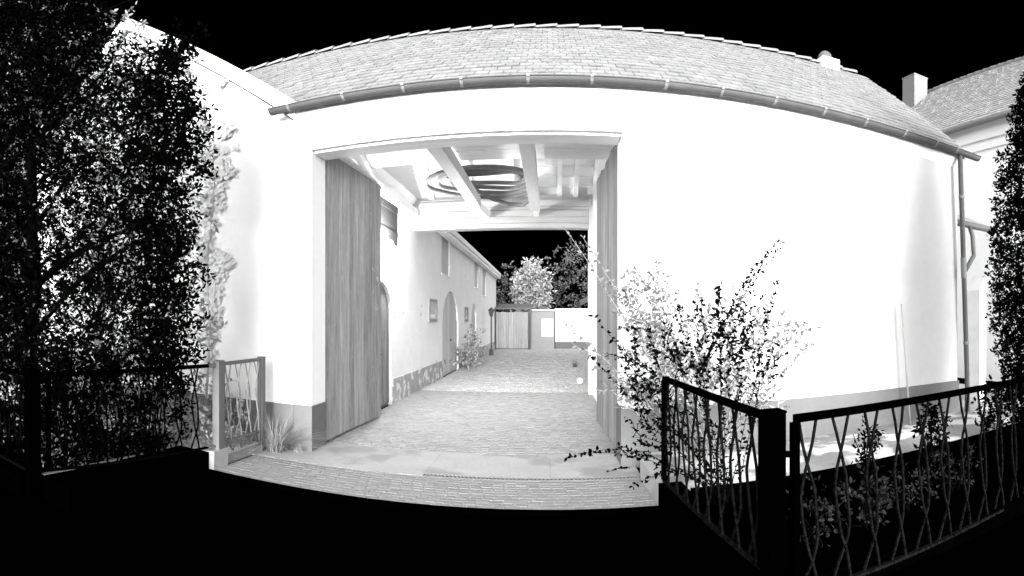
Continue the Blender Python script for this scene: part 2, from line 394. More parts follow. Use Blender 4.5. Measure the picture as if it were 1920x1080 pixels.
# gate lintel boards and attic floor strip
b = MB()
for i in range(7): b.box(-3.08, .99, 5.905 + i * .23, 5.905 + (i + 1) * .23 - .006, 4.28 + rnd.uniform(0, .006), 4.31)
b.build('ceiling_boards', M['boards'], gh)
b = MB(); b.box(-2.88, .83, 5.56, 5.88, 3.925, 3.957); b.build('lintel_board', M['boards'], gh)
for X, y1 in ((-1.42, 9.55), (-.27, 9.9)):
    b = MB(); b.bar((X, 5.905, 4.06), (X, y1, 4.06 - .01), .19, .21); b.build('ceiling_beam', M['beam'], gh)
b = MB(); b.bar((-1.42, 9.56, 4.03), (-1.36, 10.85, 4.10), .10, .16); b.build('beam_end', M['lime'], gh)
b = MB(); b.bar((-.27, 9.91, 4.08), (-.27, 10.88, 4.1), .12, .12); b.build('beam_end', M['lime'], gh)
b = MB(); b.bar((-3.02, 5.95, 4.2), (-3.02, 10.88, 4.2), .12, .16); b.build('wall_plate', M['boards'], gh)
b = MB(); b.bar((-2.55, 5.95, 4.17), (-3.0, 8.1, 4.17), .1, .12); b.build('brace', M['boards'], gh)
# the two tall plank leaves, folded back into the passage
def gate_leaf(hx, hy, ex, ey, side, npl, ztop, jag, label, wood='door'):
    a, e = Vector((hx, hy, 0)), Vector((ex, ey, 0)); d = (e - a); L_ = d.length; d.normalize(); nv = Vector((-d.y, d.x, 0)) * side
    b = MB(); r = random.Random(5 + npl)
    for i in range(npl):
        u0, u1 = L_ * i / npl + .003, L_ * (i + 1) / npl - .003
        t = .045 + r.uniform(-.004, .004); zt = ztop - (r.uniform(0, jag)); zb = .03 + r.uniform(0, .015)
        p = [a + d * u0, a + d * u1, a + d * u1 - nv * t, a + d * u0 - nv * t]
        b.hexa([Vector((q.x, q.y, zb)) for q in p] + [Vector((q.x, q.y, zt + (r.uniform(0, jag) if k in (0, 3) else 0))) for k, q in enumerate(p)])
    o = b.build('gate_leaf', M[wood], gh)
    for z in (.45, 2.05, 3.6):
        fr = MB(); fr.bar(a + d * .05 - nv * .075 + Vector((0, 0, z)), a + d * (L_ - .05) - nv * .075 + Vector((0, 0, z)), .05, .16); fr.build('cross_rail', M[wood], o)
    for z in (.5, 3.62):
        hg = MB(); hg.bar(a - nv * .02 + Vector((0, 0, z)) - d * .02, a - nv * .02 + Vector((0, 0, z + .12)) - d * .02, .03, .03); hg.build('hinge', M['dark'], o)
    o['label'] = label
    return o
lf = gate_leaf(-2.905, 5.96, -2.845, 7.98, -1, 11, 4.09, .004, 'left plank gate leaf swung back against the passage wall')
b = MB(); b.bar((-2.86, 5.97, 4.115), (-2.83, 7.97, 4.115), .07, .035); b.build('top_capping', M['lime'], lf)
gate_leaf(.86, 5.96, .795, 7.98, 1, 11, 4.06, .05, 'right plank gate leaf with a ragged splintered top', 'door_dimmed')
# gutter and downpipe
gu = MB(); GY, GZ, GR = 5.30, 4.57, .072; n = 10
ring = [(GY + GR * math.cos(math.pi + math.pi * k / n), GZ + GR * math.sin(math.pi + math.pi * k / n)) for k in range(n + 1)]
inner = [(GY + (GR - .005) * math.cos(math.pi + math.pi * k / n), GZ + (GR - .005) * math.sin(math.pi + math.pi * k / n)) for k in reversed(range(n + 1))]
gu.prism([(-3.38, y, z) for y, z in ring + inner], (6.40 + 3.38, 0, 0))
gu.tube([(-3.38, GY - GR - .004, GZ + .002), (6.40, GY - GR - .004, GZ + .002)], .010, 8)
for X in (-3.38, 6.39): gu.prism([(X, y, z) for y, z in ring], (.006, 0, 0))
gut = gu.build('gutter', M['zinc'], gh)
for px_ in (540, 642, 755, 865, 990, 1110, 1250, 1355, 1455, 1547, 1625, 1698, 1757, 1795):
    X = 5.24 * math.tan((px_ - CX) / K)
    b = MB(); pts = [(X, GY + (GR + .005) * math.cos(math.pi + math.pi * k / 8), GZ + (GR + .005) * math.sin(math.pi + math.pi * k / 8)) for k in range(9)]
    for p, q in zip(pts[:-1], pts[1:]): b.bar(p, q, .034, .006, (0, .3, 1))
    b.bar((X, GY - GR - .016, GZ - .02), (X, GY - GR - .016, GZ + .022), .034, .006, (0, 1, 0)); b.build('gutter_bracket', M['zinc_light'], gut)
b = MB(); X0, X1 = 5.24 * math.tan((1253 - CX) / K), 5.24 * math.tan((1290 - CX) / K)
n = 8; rr = [(GY + (GR + .004) * math.cos(math.pi + .1 + (math.pi - .2) * k / n), GZ + .002 + (GR + .004) * math.sin(math.pi + .1 + (math.pi - .2) * k / n)) for k in range(n + 1)]
ri = [(GY + (GR + .001) * math.cos(math.pi + .1 + (math.pi - .2) * k / n), GZ + .002 + (GR + .001) * math.sin(math.pi + .1 + (math.pi - .2) * k / n)) for k in reversed(range(n + 1))]
b.prism([(X0, y, z) for y, z in rr + ri], (X1 - X0, 0, 0)); b.build('gutter_sleeve', M['dark'], gut)
def pipe_at(z): k = (4.41 - z) / 3.8; return (5.985 + .215 * k, 5.33 + .03 * k, z)
b = MB(); b.tube([pipe_at(4.505), pipe_at(3.3), pipe_at(2.2), pipe_at(.75), (6.22, 5.38, .60), (6.23, 5.39, .05)], .042, 10)
dp = b.build('downpipe', M['zinc'], gh, smooth=True)
for za, zb_ in ((3.75, 3.80), (1.3, 1.35), (2.40, 2.74)): b = MB(); b.tube([pipe_at(za), pipe_at(zb_)], .049, 10); b.build('pipe_collar', M['zinc_light'], dp)
# vent by the ridge
v = Vector((5.2, 8.12, RZ - .25))
b = MB(); b.box(v.x - .17, v.x + .22, 7.98, 8.32, RZ - .25, RZ + .10); st = b.build('vent_stack', M['lime'], gh)
b = MB(); b.sphere((v.x - .02, 8.15, RZ + .101), .15, 16, 8, 1.6, True); b.build('vent_cap', M['dark'], st, smooth=True)

# ------------------------------------------------------------------ gabled house on the left, its long flank runs down the courtyard
LX = -3.1
lh = thing('gabled_house', 'white gabled house left of the gateway, its long flank of arched doors lining the courtyard', 'house', (-6.35, 5.5, 0))
def lz(X): return left_roof_z(X) - .28
plate('gable_wall', M['plaster'], lh, [(-9.6, -.1), (-3.153, -.1), (-3.153, lz(-3.153) - .01), (-6.35, lz(-6.35) - .01), (-9.6, lz(-9.6) - .01)], [], lambda u, v: (u, YW, v), (0, .35, 0))
b = MB(); b.box(-9.62, -3.15, 5.474, 5.6, -.05, .60); b.build('wall_plinth', M['plinth'], lh)
openings = [arch(7.95, 9.32, -.1, 2.45), arch(14.1, 16.65, -.1, 2.62), arch(19.6, 20.9, .2, 2.38), rect(13.97, 15.15, 3.08, 4.33), rect(20.4, 21.45, 3.09, 4.28), rect(22.9, 24.2, 2.87, 4.18), rect(8.3, 9.85, 3.25, 4.12)]
plate('courtyard_wall', M['plaster_old'], lh, rect(5.92, 28.9, -.1, 4.62), openings, lambda u, v: (LX, u, v), (-.3, 0, 0))
def infill(name, m, loop, depth=.10, boards=0):
    o = plate(name, m, lh, loop, [], lambda u, v: (LX - depth, u, v), (-.05, 0, 0)); return o
def arched_door(loop, u0, u1, top, z0, double):
    dm = M['door_pale'] if double else M['door_dimmed']
    o = infill('arched_door', dm, loop, .07)
    b = MB(); n = max(4, int((u1 - u0) / .16)); w = (u1 - u0) / n; r = (u1 - u0) / 2; c = (u0 + u1) / 2
    for i in range(n):
        a_, b_ = u0 + i * w + .006, u0 + (i + 1) * w - .006; k = max(abs(a_ - c), abs(b_ - c)) / r
        zt = top - r * .8 + r * .8 * math.sqrt(max(0, 1 - k * k)) - .03
        b.box(LX - .069, LX - .05, a_, b_, z0, zt)
    b.build('door_boards', dm, o)
    b = MB(); b.sphere((LX - .03, c + .09, 1.05), .035, 8, 6); b.bar((LX - .05, c + .09, 1.05), (LX - .03, c + .09, 1.05), .02, .02); b.build('door_knob', M['dark'], o)
    return o
arched_door(openings[0], 7.95, 9.32, 2.45, .03, False)
arched_door(openings[1], 14.1, 16.65, 2.62, .03, True)
arched_door(openings[2], 19.6, 20.9, 2.38, .22, True)
for k in (3, 4, 5):
    o = infill('window_shutter', M['door_pale'], openings[k], .05)
    ys = [p[0] for p in openings[k]]; zs = [p[1] for p in openings[k]]
    b = MB(); b.box(LX + .001, LX + .03, min(ys) - .06, max(ys) + .06, min(zs) - .055, min(zs) - .004); b.build('sill', M['plaster'], o)
o = infill('loft_hatch', M['hatch'], openings[6], .03)
for z in (3.45, 3.95): b = MB(); b.box(LX - .029, LX - .012, 8.34, 9.8, z, z + .09); b.build('hatch_batten', M['hatch'], o)
b = MB(); b.box(LX - .2, LX + .02, 9.36, 14.06, -.05, .50); b.build('wall_plinth', M['plinth_flaked'], lh); b = MB(); b.box(LX - .2, LX + .02, 16.69, 19.56, -.05, .46); b.build('wall_plinth', M['plinth_flaked'], lh); b = MB(); b.box(LX - .2, LX + .02, 20.95, 28.9, -.05, .44); b.build('wall_plinth', M['plinth_flaked'], lh); b = MB()
b.box(LX - .2, LX + .02, 5.95, 7.9, -.05, .5)
b.build('wall_plinth', M['plinth_flaked'], lh)
rf = MB()
T = .22
def slab_pts(x0, x1, y0): return [(x0, y0, left_roof_z(x0)), (x1, y0, left_roof_z(x1)), (x1, y0, left_roof_z(x1) - T), (x0, y0, left_roof_z(x0) - T)]
rf.prism(slab_pts(-6.35, -3.08, 5.40), (0, 6.0, 0)); rf.prism(slab_pts(-6.35, -2.86, 11.402), (0, 17.7, 0)); rf.prism(slab_pts(-9.9, -6.352, 5.40), (0, 23.7, 0))
rfo = rf.build('roof', M['lime'], lh)
b = MB()
for (x0, x1) in ((-6.3515, -3.07), (-9.91, -6.3525)):
    b.prism([(x0, 5.36, left_roof_z(x0) + .03), (x1, 5.36, left_roof_z(x1) + .03), (x1, 5.36, left_roof_z(x1) - .26), (x0, 5.36, left_roof_z(x0) - .26)], (0, .037, 0))
b.build('verge_board', M['lime'], rfo)
b = MB(); b.bar((-2.83, 11.45, left_roof_z(-2.86) - .10), (-2.83, 29.0, left_roof_z(-2.86) - .10), .05, .16); b.bar((-2.95, 11.45, left_roof_z(-2.9) - .30), (-2.95, 28.95, left_roof_z(-2.9) - .30), .22, .10); b.build('eave_board', M['boards'], rfo)
# notice boards, and the globe with its added fill light
def notice(y0, y1, z0, z1, label):
    t = thing('notice_board', label, 'notice board', (LX + .02, (y0 + y1) / 2, z0))
    b = MB(); b.box(LX + .001, LX + .05, y0, y0 + .09, z0, z1); b.box(LX + .001, LX + .05, y1 - .09, y1, z0, z1)
    b.box(LX + .001, LX + .05, y0 + .091, y1 - .091, z0, z0 + .07); b.box(LX + .001, LX + .05, y0 + .091, y1 - .091, z1 - .07, z1); b.build('frame', M['door'], t)
    b = MB(); b.box(LX + .001, LX + .02, y0 + .092, y1 - .092, z0 + .072, z1 - .072); b.build('panel', M['paper'], t)
    b = MB(); b.box(LX + .021, LX + .026, y0 + .2, y1 - .2, z0 + .1, z0 + .2); b.build('slip', M['lime'], t)
notice(12.3, 13.2, 1.65, 2.26, 'grey framed notice board on the white flank wall, before the widest arched door')
notice(17.8, 18.5, 1.63, 2.18, 'narrow framed board on the flank wall between the two farther arched doors')
t = thing('globe_fill_lamp', 'white globe wall lamp at the lower corner of the grey loft hatch, its light added to brighten the passage', 'lamp', (-3.08, 8.75, 3.15))
b = MB(); b.sphere((-2.95, 8.75, 3.15), .075, 16, 10); b.build('globe', M['glow'], t, smooth=True)
b = MB(); b.tube([(-3.098, 8.75, 3.15), (-3.0, 8.75, 3.15)], .02, 8); b.tube([(-3.099, 8.75, 3.15), (-3.085, 8.75, 3.15)], .05, 10); b.build('bracket', M['zinc_light'], t)
b = MB(); b.sphere((.83, 12.75, .095), .085, 16, 10); tag(b.build('ball', M['white'], smooth=True), 'white ball lying on the cobbles by the foot of the right gateway pier', 'ball')
# lantern post in the yard
t = thing('lantern_post', 'slim lantern post with a dark head at the far end of the white flank', 'lantern', (-2.72, 23.2, 0))
b = MB(); b.tube([(-2.72, 23.2, 0), (-2.72, 23.2, .28)], .10, 10); b.tube([(-2.72, 23.2, .28), (-2.72, 23.2, 1.85)], .035, 8); b.build('post', M['zinc'], t)
b = MB(); b.tube([(-2.72, 23.2, 1.85), (-2.72, 23.2, 2.16)], [.08, .15], 6); b.tube([(-2.72, 23.2, 2.16), (-2.72, 23.2, 2.3)], [.18, .02], 6); b.build('lantern_head', M['dark'], t)

# ------------------------------------------------------------------ end of the courtyard
t = thing('board_shed', 'low shed with tall grey plank doors at the end of the courtyard', 'shed', (-2.0, 28.0, 0))
b = MB(); x = -3.0
while x < -1.2: b.box(x, x + .135, 28.0 + rnd.uniform(0, .02), 28.06, .05, 2.14 + rnd.uniform(-.02, .02)); x += .145
b.build('plank_doors', M['shed_wood'], t)
b = MB(); b.box(-3.05, -1.0, 28.1, 30.5, 0, 2.12); b.build('wall', M['plinth'], t)
b = MB(); b.prism([(-3.08, 27.8, 2.30), (-3.08, 30.6, 2.62), (-3.08, 30.6, 2.70), (-3.08, 27.8, 2.38)], (2.15, 0, 0)); b.build('roof', M['plinth'], t)
b = MB(); b.box(-1.17, -1.05, 27.93, 28.05, 0, 2.29); b.build('post', M['zinc'], t)
t = thing('outbuilding', 'pale grey rendered outbuilding with one square window at the end of the courtyard', 'outbuilding', (-.3, 28.4, 0))
b = MB(); b.box(-1.0, .36, 28.4, 31, 0, 2.22); b.build('wall', M['render'], t)
b = MB(); b.box(-.38, .28, 28.36, 28.399, .72, 1.75); w = b.build('window', M['lime'], t)
b = MB(); b.box(-.33, .23, 28.34, 28.359, .78, 1.69); b.build('pane', M['paper'], w)
b = MB(); b.box(-1.03, .40, 28.3, 31.1, 2.223, 2.30); b.build('roof', M['lime'], t)
t = thing('boundary_wall', 'bright white boundary wall closing the far right end of the courtyard', 'wall', (1.8, 28.6, 0))
b = MB(); b.box(.41, 4.0, 28.6, 28.9, .40, 2.28); b.build('wall', M['plaster'], t)
b = MB(); b.box(.41, 4.0, 28.5, 28.95, 0, .395); b.build('wall_plinth', M['plinth'], t)
b = MB(); b.box(.38, 4.02, 28.53, 28.95, 2.283, 2.35); b.build('coping', M['lime'], t)
t = thing('yard_canopy', 'small dark sloping canopy jutting out behind the right gateway pier', 'canopy', (1.3, 13.5, 2.1))
b = MB(); b.prism([(.86, 13.2, 2.08), (1.75, 13.2, 2.50), (1.75, 13.2, 2.68), (.86, 13.2, 2.24)], (0, 1.6, 0)); b.build('canopy_roof', M['dark'], t)
for y in (13.3, 14.6): b = MB(); b.box(1.45, 1.55, y, y + .1, 0, 2.35); b.build('prop', M['boards'], t)

# coil of thick hose lying on the ceiling beams
b = MB(); pts = []
for i in range(4 * 48):                                   # one long hose wound into a flat oval coil
    k = i / 48; a = 2 * math.pi * k + .5
    ax, ay = 1.08 - k * .16, 1.02 - k * .20; cx, cy = -1.22 + .075 * k, 7.70 + .13 * k + ay
    X = cx + ax * math.copysign(abs(math.cos(a)) ** .8, math.cos(a)); Y = cy + ay * math.copysign(abs(math.sin(a)) ** .9, math.sin(a)) * (1 + .16 * math.cos(a))
    pts.append((X, Y, 4.23 + .012 * k + .018 * math.sin(a * 3 + k)))
b.tube(pts, .044, 8)
b.tube([(-1.9, 8.3, 4.35), (-1.5, 9.1, 4.30), (-1.1, 9.7, 4.17), (-.8, 9.95, 4.11), (-.5, 9.95, 4.10), (-.33, 9.6, 4.14), (-.27, 9.2, 4.22), (-.25, 8.8, 4.30), (-.3, 8.4, 4.33)], .044, 8)
tag(b.build('hose_coil', M['hose'], smooth=True), 'coil of thick grey hose lying across the ceiling beams of the gateway', 'hose')

# ------------------------------------------------------------------ neighbouring house on the right
nh = thing('neighbour_house', 'neighbouring white house with a plain tiled roof and a square chimney, behind the gatehouse', 'house', (12.5, 12, 0))
b = MB(); b.box(10.85, 20.0, 6.6, 17.3, -.1, 7.35); b.build('wall', M['plaster'], nh)
b = MB(); b.box(10.67, 10.848, 6.55, 17.3, 7.02, 7.50); b.box(10.77, 10.849, 6.57, 17.3, 6.74, 7.017); b.build('eave_moulding', M['plaster'], nh)
EX, EZ2, RX, RZ2 = 10.43, 7.51, 15.4, 12.70
b = MB(); b.prism([(EX, 6.4, EZ2), (RX, 6.4, RZ2), (20.3, 6.4, EZ2), (20.3, 6.4, EZ2 - .1), (RX, 6.4, RZ2 - .12), (EX, 6.4, EZ2 - .1)], (0, 11.2, 0))
nr = b.build('roof', M['tile_far'], nh)
u = Vector((RX - EX, 0, RZ2 - EZ2)); LN = u.length; u.normalize(); nn2 = Vector((-u.z, 0, u.x)); b = MB(); rows = 32; r_ = random.Random(21)
for row in range(rows):
    s0, s1 = row * LN / rows, (row + 1.15) * LN / rows; y = 6.4 - (row % 2) * .11
    while y < 17.4:
        p0, p1 = Vector((EX, 0, EZ2)) + u * s0, Vector((EX, 0, EZ2)) + u * s1; t0 = .035 + r_.uniform(-.006, .008)
        def q2(p, Y, h): return (p.x + nn2.x * h, Y, p.z + nn2.z * h)
        b.hexa([q2(p0, y + .004, .006), q2(p0, y + .216, .006), q2(p1, y + .216, -.008), q2(p1, y + .004, -.008), q2(p0, y + .004, t0), q2(p0, y + .216, t0), q2(p1, y + .216, .008), q2(p1, y + .004, .008)])
        y += .22
b.build('tile_courses', M['tile_far'], nr, clean=False)
b = MB(); y = 6.4
while y < 17.4: b.tube([(RX, y, RZ2 - .02), (RX, y + .42, RZ2 - .005)], [.13, .15], 10); y += .40
b.build('ridge_tiles', M['tile'], nr)
b = MB(); b.tube([(EX - .09, 6.35, EZ2 - .06), (EX - .09, 17.5, EZ2 - .06)], .09, 10); b.build('gutter', M['zinc_light'], nh)
c = Vector((14.5, 15.55)); b = MB(); b.box(c.x - .38, c.x + .38, c.y - .38, c.y + .38, 11.0, 13.10); ch = b.build('chimney', M['chimney'], nh)
b = MB(); b.box(c.x - .40, c.x + .40, c.y - .40, c.y + .40, 13.102, 13.16); b.build('chimney_cap', M['tile'], ch)
# lean-to beside the gatehouse
lt = thing('lean_to', 'small lean-to roof with its own gutter and bent pipe, just right of the long downpipe', 'lean-to', (6.9, 5.9, 0))
b = MB(); b.prism([(6.25, 5.75, 3.50), (7.3, 5.75, 3.50), (7.3, 7.0, 4.05), (6.25, 7.0, 4.05)], (0, 0, -.07)); b.build('roof', M['tile'], lt)
b = MB(); b.tube([(6.22, 5.68, 3.42), (7.32, 5.68, 3.42)], .06, 10); b.build('gutter', M['zinc'], lt, smooth=True)
b = MB(); b.tube([(6.62, 5.66, 3.37), (6.62, 5.60, 3.2), (6.60, 5.56, 2.92), (6.56, 5.52, 2.84), (6.12, 5.36, 2.50)], .04, 10); b.build('downpipe', M['zinc'], lt, smooth=True)
b = MB(); b.box(7.10, 7.22, 6.9, 7.02, 0, 3.85); b.build('post', M['boards'], lt)
t = thing('garden_wall', 'weathered pale grey wall end between the gatehouse corner and the conifer', 'wall', (7.6, 6.3, 0))
b = MB(); b.prism([(7.55, 6.2, -.05), (7.55, 6.2, 2.30), (7.745, 6.2, 2.62), (7.745, 6.2, -.05)], (0, .35, 0)); b.build('wall', M['garden_render'], t)
# pale pole
b = MB(); p0, p1 = at(1690, 570, 5.30), at(1703, 745, 5.25); d = (p1 - p0).normalized(); e = p0 + d * ((p0.z - .15) / -d.z); b.tube([p0, e], .013, 8)
tag(b.build('pole', M['concrete'], smooth=True), 'thin pale pole leaning upright before the right stretch of the gatehouse front', 'pole')

# ------------------------------------------------------------------ fences
FT, FB = 1.216, .24
PA = [(0, -.046), (.10, -.022), (.20, .004), (.29, .030), (.36, .046), (.50, .058), (.64, .066), (.72, .060), (.80, .036), (.90, -.008), (1, -.048)]
PB = [(0, .046), (.10, .024), (.20, .002), (.30, -.028), (.39, -.044), (.52, -.030), (.66, -.006), (.74, .012), (.80, .030), (.90, .052), (1, .066)]
def iron_fence(name, label, cat, a, e, z0, z1, pitch, m_rail, m_bar, first=.0, group=None, low=False, shift=0.0, bw=.013, posts=(0, 1)):
    a, e = Vector((a[0], a[1], 0)), Vector((e[0], e[1], 0)); d = e - a; L_ = d.length; d.normalize(); nv = Vector((-d.y, d.x, 0))
    t = thing(name, label, cat, (a + e) / 2 + Vector((0, 0, z0)), group); Z = Vector((0, 0, 1))
    b = MB(); b.bar(a + Z * (z1 - .02), e + Z * (z1 - .02), .04, .04); b.build('top_rail', m_rail, t)
    b = MB(); b.bar(a + Z * (z0 + .015), e + Z * (z0 + .015), .03, .022); b.build('bottom_rail', m_bar, t)
    zb = z0 + .027
    if low:
        b = MB(); b.bar(a + Z * (z0 + .17), e + Z * (z0 + .17), .026, .022); b.build('middle_rail', m_rail, t); 
        b = MB(); u = .03; k = 0
        while u < L_ - .1:
            za, zc2 = (z0 + .03, z0 + .155) if k % 2 == 0 else (z0 + .155, z0 + .03)
            b.bar(a + d * u + Z * za, a + d * (u + .085) + Z * zc2, .012, .012, nv); u += .085; k += 1
        b.build('zigzag_strip', m_rail, t); zb = z0 + .183
    for s in [(0, L_)[k] for k in posts]:
        q = a + d * s; b = MB(); b.bar(q + Z * (z0 + .026), q + Z * (z1 - .041), .04, .04, nv); b.build('end_post', m_rail, t)
    H = z1 - .04 - zb; u = pitch * .5 + first
    while u < L_ - .03:
        kx, kz = rnd.uniform(.85, 1.12), rnd.uniform(-.02, .02)
        for P_, off in ((PA, .007), (PB, -.007)):
            pts = []
            for f, o in P_:
                uu = min(max(u + o * kx + shift + rnd.uniform(-.004, .004), .03), L_ - .03); f = min(max(f + (kz if 0 < f < 1 else 0), 0), 1)
                pts.append(a + d * uu + nv * off + Z * (z1 - .04 - f * H))
            b = MB()
            for p, q in zip(pts[:-1], pts[1:]): b.bar(p, q, bw, bw, nv)
            b.build('bar', m_bar, t)
        u += pitch
    return t
def fence_post(x, y, z0, z1, w, m, label, group='square fence posts'):
    t = thing('fence_post', label, 'fence post', (x, y, z0), group)
    b = MB(); b.box(x - w / 2, x + w / 2, y - w / 2, y + w / 2, z0, z1); b.build('post', m, t)
    b = MB(); b.prism([(x - w / 2 - .004, y - w / 2 - .004, z1 + .001), (x + w / 2 + .004, y - w / 2 - .004, z1 + .001), (x + w / 2 + .004, y + w / 2 + .004, z1 + .001), (x - w / 2 - .004, y + w / 2 + .004, z1 + .001)], (0, 0, .012)); b.build('post_cap', m, t)
    return t
def base_wall(label, x0, x1, y0, y1, z1, m, coping=None):
    t = thing('low_wall', label, 'low wall', ((x0 + x1) / 2, (y0 + y1) / 2, 0), 'low walls under the fences')
    b = MB(); b.box(x0, x1, y0, y1, -.025, z1); b.build('wall', m, t)
    if coping:
        b = MB()
        if x1 - x0 < y1 - y0:
            y = y0
            while y < y1 - .05: b.box(x0 + .01, x0 + .05, y + .02, min(y + .38, y1), z1 + .001, z1 + .012); y += .4
        b.build('coping', coping, t)
    return t
# left: along the drive, along the street, garden gate
base_wall('black low wall under the left fence beside the drive', -3.97, -3.47, 2.32, CUT - .003, .205, M['black'], M['concrete'])
iron_fence('iron_fence', 'black iron fence running back along the left side of the drive, before the hedge', 'fence', (-3.90, 2.38), (-3.49, CUT - .005), FB, FT, .22, M['black'], M['leaf_black'], group='black iron fence panels', posts=(0,))
iron_fence('iron_fence', 'black iron fence panel at the far left edge, parallel to the street', 'fence', (-7.2, 2.22), (-4.03, 2.22), FB, FT, .22, M['black'], M['leaf_black'], group='black iron fence panels')
base_wall('black low wall under the street fence at the far left', -7.3, -3.99, 2.12, 2.318, .205, M['black'])
fence_post(-3.95, 2.24, .0, 1.24, .11, M['black'], 'black square corner post of the left fence, standing in front of the tree trunk')
base_wall('pale grey end block of the left low wall, carrying the grey gate post', -3.53, -3.40, CUT, 4.42, .215, M['concrete'])
fence_post(-3.46, 4.32, .216, 1.235, .095, M['grey_iron'], 'grey square gate post nearest the tree, hinge side of the garden gate')
fence_post(-3.46, 5.20, .0, 1.225, .075, M['grey_iron'], 'grey square gate post closest to the house wall, behind the grassy tuft')
iron_fence('garden_gate', 'grey iron garden gate of thin crooked bars between two grey posts left of the gateway', 'gate', (-3.455, 4.39), (-3.455, 5.145), .11, 1.225, .2, M['grey_iron'], M['leaf_pale'], low=True)
iron_fence('iron_fence', 'short grey end piece of fence joining the black fence to the grey gate post', 'fence', (-3.485, CUT + .01), (-3.47, 4.265), FB, FT, .3, M['grey_iron'], M['grey_iron'], posts=())
# right: along the drive, along the street
iron_fence('iron_fence', 'black iron fence running back along the right side of the drive through the bush', 'fence', (1.00, CUT - .03), (1.11, 2.36), FB, FT, .22, M['black'], M['iron'], group='black iron fence panels')
base_wall('black low wall under the right fence beside the drive', .955, 1.165, 2.32, CUT - .003, .225, M['black'])
base_wall('pale grey continuation of the right low wall up to the gateway', .955, 1.165, CUT, 5.02, .215, M['concrete'])
fence_post(1.125, 2.27, .0, 1.225, .10, M['black'], 'black square corner post of the right fence, nearest to the viewer')
rf_ = iron_fence('iron_fence', 'black iron fence panel of crooked crossing bars before the right garden', 'fence', (1.215, 2.20), (4.9, 2.46), .10, FT, .223, M['black'], M['iron'], group='black iron fence panels', first=-.035, bw=.0125)
b = MB(); b.bar((1.17, 2.235, 1.0), (1.2, 2.215, 1.0), .03, .03); b.build('bracket', M['black'], rf_)
b = MB(); b.bar((1.215, 2.2, -.02), (1.215, 2.2, .099), .04, .04); b.build('foot', M['black'], rf_)
b = MB(); b.bar((4.88, 2.458, -.02), (4.88, 2.458, .099), .04, .04); b.build('foot', M['black'], rf_)

# ------------------------------------------------------------------ plants
def branch_tree(base, top, nlimb, spread, r0, seed):
    r = random.Random(seed); b = MB(); base, top = Vector(base), Vector(top)
    pts = [base.lerp(top, i / 8) + Vector((r.uniform(-.05, .05), r.uniform(-.05, .05), 0)) * (i > 0) for i in range(9)]
    b.tube(pts, [r0 * (1 - .09 * i) for i in range(9)], 8); tips = []
    for k in range(nlimb):
        p = pts[r.randint(2, 8)]; a = r.uniform(0, 2 * math.pi); q = p + Vector((math.cos(a) * spread[0] * r.uniform(.5, 1), math.sin(a) * spread[1] * r.uniform(.5, 1), r.uniform(.2, 1.1)))
        m_ = p.lerp(q, .5) + Vector((0, 0, .12)); b.tube([p, m_, q], [r0 * .35, r0 * .22, r0 * .08], 6); tips.append(q)
    return b, tips
def cluster_leaves(centres, per, rad, ln, seed, droop=.2, outward=None):
    """leaf-sized blades on short sprays round each centre"""
    g_ = np.random.default_rng(seed); P, D, N_ = [], [], []
    centres = np.asarray(centres); n = len(centres)
    ax = g_.normal(size=(n, 3)); ax[:, 2] -= droop; ax /= np.linalg.norm(ax, axis=1, keepdims=True)
    k = g_.integers(0, 1, n)
    reps = per
    for j in range(reps):
        s = g_.uniform(-1, 1, (n, 1)); side = g_.normal(size=(n, 3)); side /= np.linalg.norm(side, axis=1, keepdims=True)
        P.append(centres + ax * s * rad + side * rad * .22 * g_.uniform(0, 1, (n, 1)))
        dd = ax * .5 + side; D.append(dd); N_.append(g_.normal(size=(n, 3)))
    P, D, N_ = np.concatenate(P), np.concatenate(D), np.concatenate(N_)
    L_ = ln * g_.uniform(.6, 1.3, len(P)); return P, D, N_, L_

# big dark tree on the left
def crown_top(X):
    return float(np.interp(X, [-9.5, -7.5, -6.0, -5.2, -4.6, -4.2, -3.9, -3.5, -3.1], [7.4, 7.6, 7.4, 6.9, 5.6, 5.25, 4.85, 4.5, 4.6]))
def tree_centres(n, cx, cy, ax, ay, z0, seed, shell=.0, gaps=.0):
    g_ = np.random.default_rng(seed); out = []
    while len(out) < n:
        X = g_.uniform(cx - ax, cx + ax); Y = g_.uniform(cy - ay, cy + ay); Z = g_.uniform(z0, 7.6)
        nz = mnoise.noise(Vector((X * 1.3, Y * 1.3, Z * 1.3)) ) * .16
        e = abs((X - cx) / ax) ** 3 + abs((Y - cy) / ay) ** 3
        if e > 1 + nz * 1.0 or (Z < 1.3 and X > -3.75): continue
        if Z > crown_top(X) + nz * 2.2: continue
        if mnoise.noise(Vector((X * 2.6 + 7, Y * 2.6, Z * 2.6))) < gaps - .35: continue
        out.append((X, Y, Z))
    return out
dt = thing('tree', 'big black-leaved tree behind the left fence, covering the left edge of the picture', 'tree', (-5.45, 3.2, .15))
b, _ = branch_tree((-5.45, 3.05, .1), (-5.75, 3.3, 5.6), 26, (2.2, .9), .13, 4); b.build('trunk', M['bark_dark'], dt, smooth=True)
cs = tree_centres(5200, -6.15, 3.25, 2.98, 1.02, .95, 8, gaps=.02)
g_ = np.random.default_rng(77)
while len(cs) < 5900:                                   # dense outer spray beside the drive
    X, Y, Z = g_.uniform(-4.2, -3.24), g_.uniform(3.45, 4.14), g_.uniform(1.15, 4.7)
    if mnoise.noise(Vector((1.7, 0, Z * 1.1))) * .45 + mnoise.noise(Vector((X * 2, Y * 2, Z * 2.5))) * .25 < (X + 3.54) * 1.2: continue
    if Z < crown_top(X): cs.append((X, Y, Z))
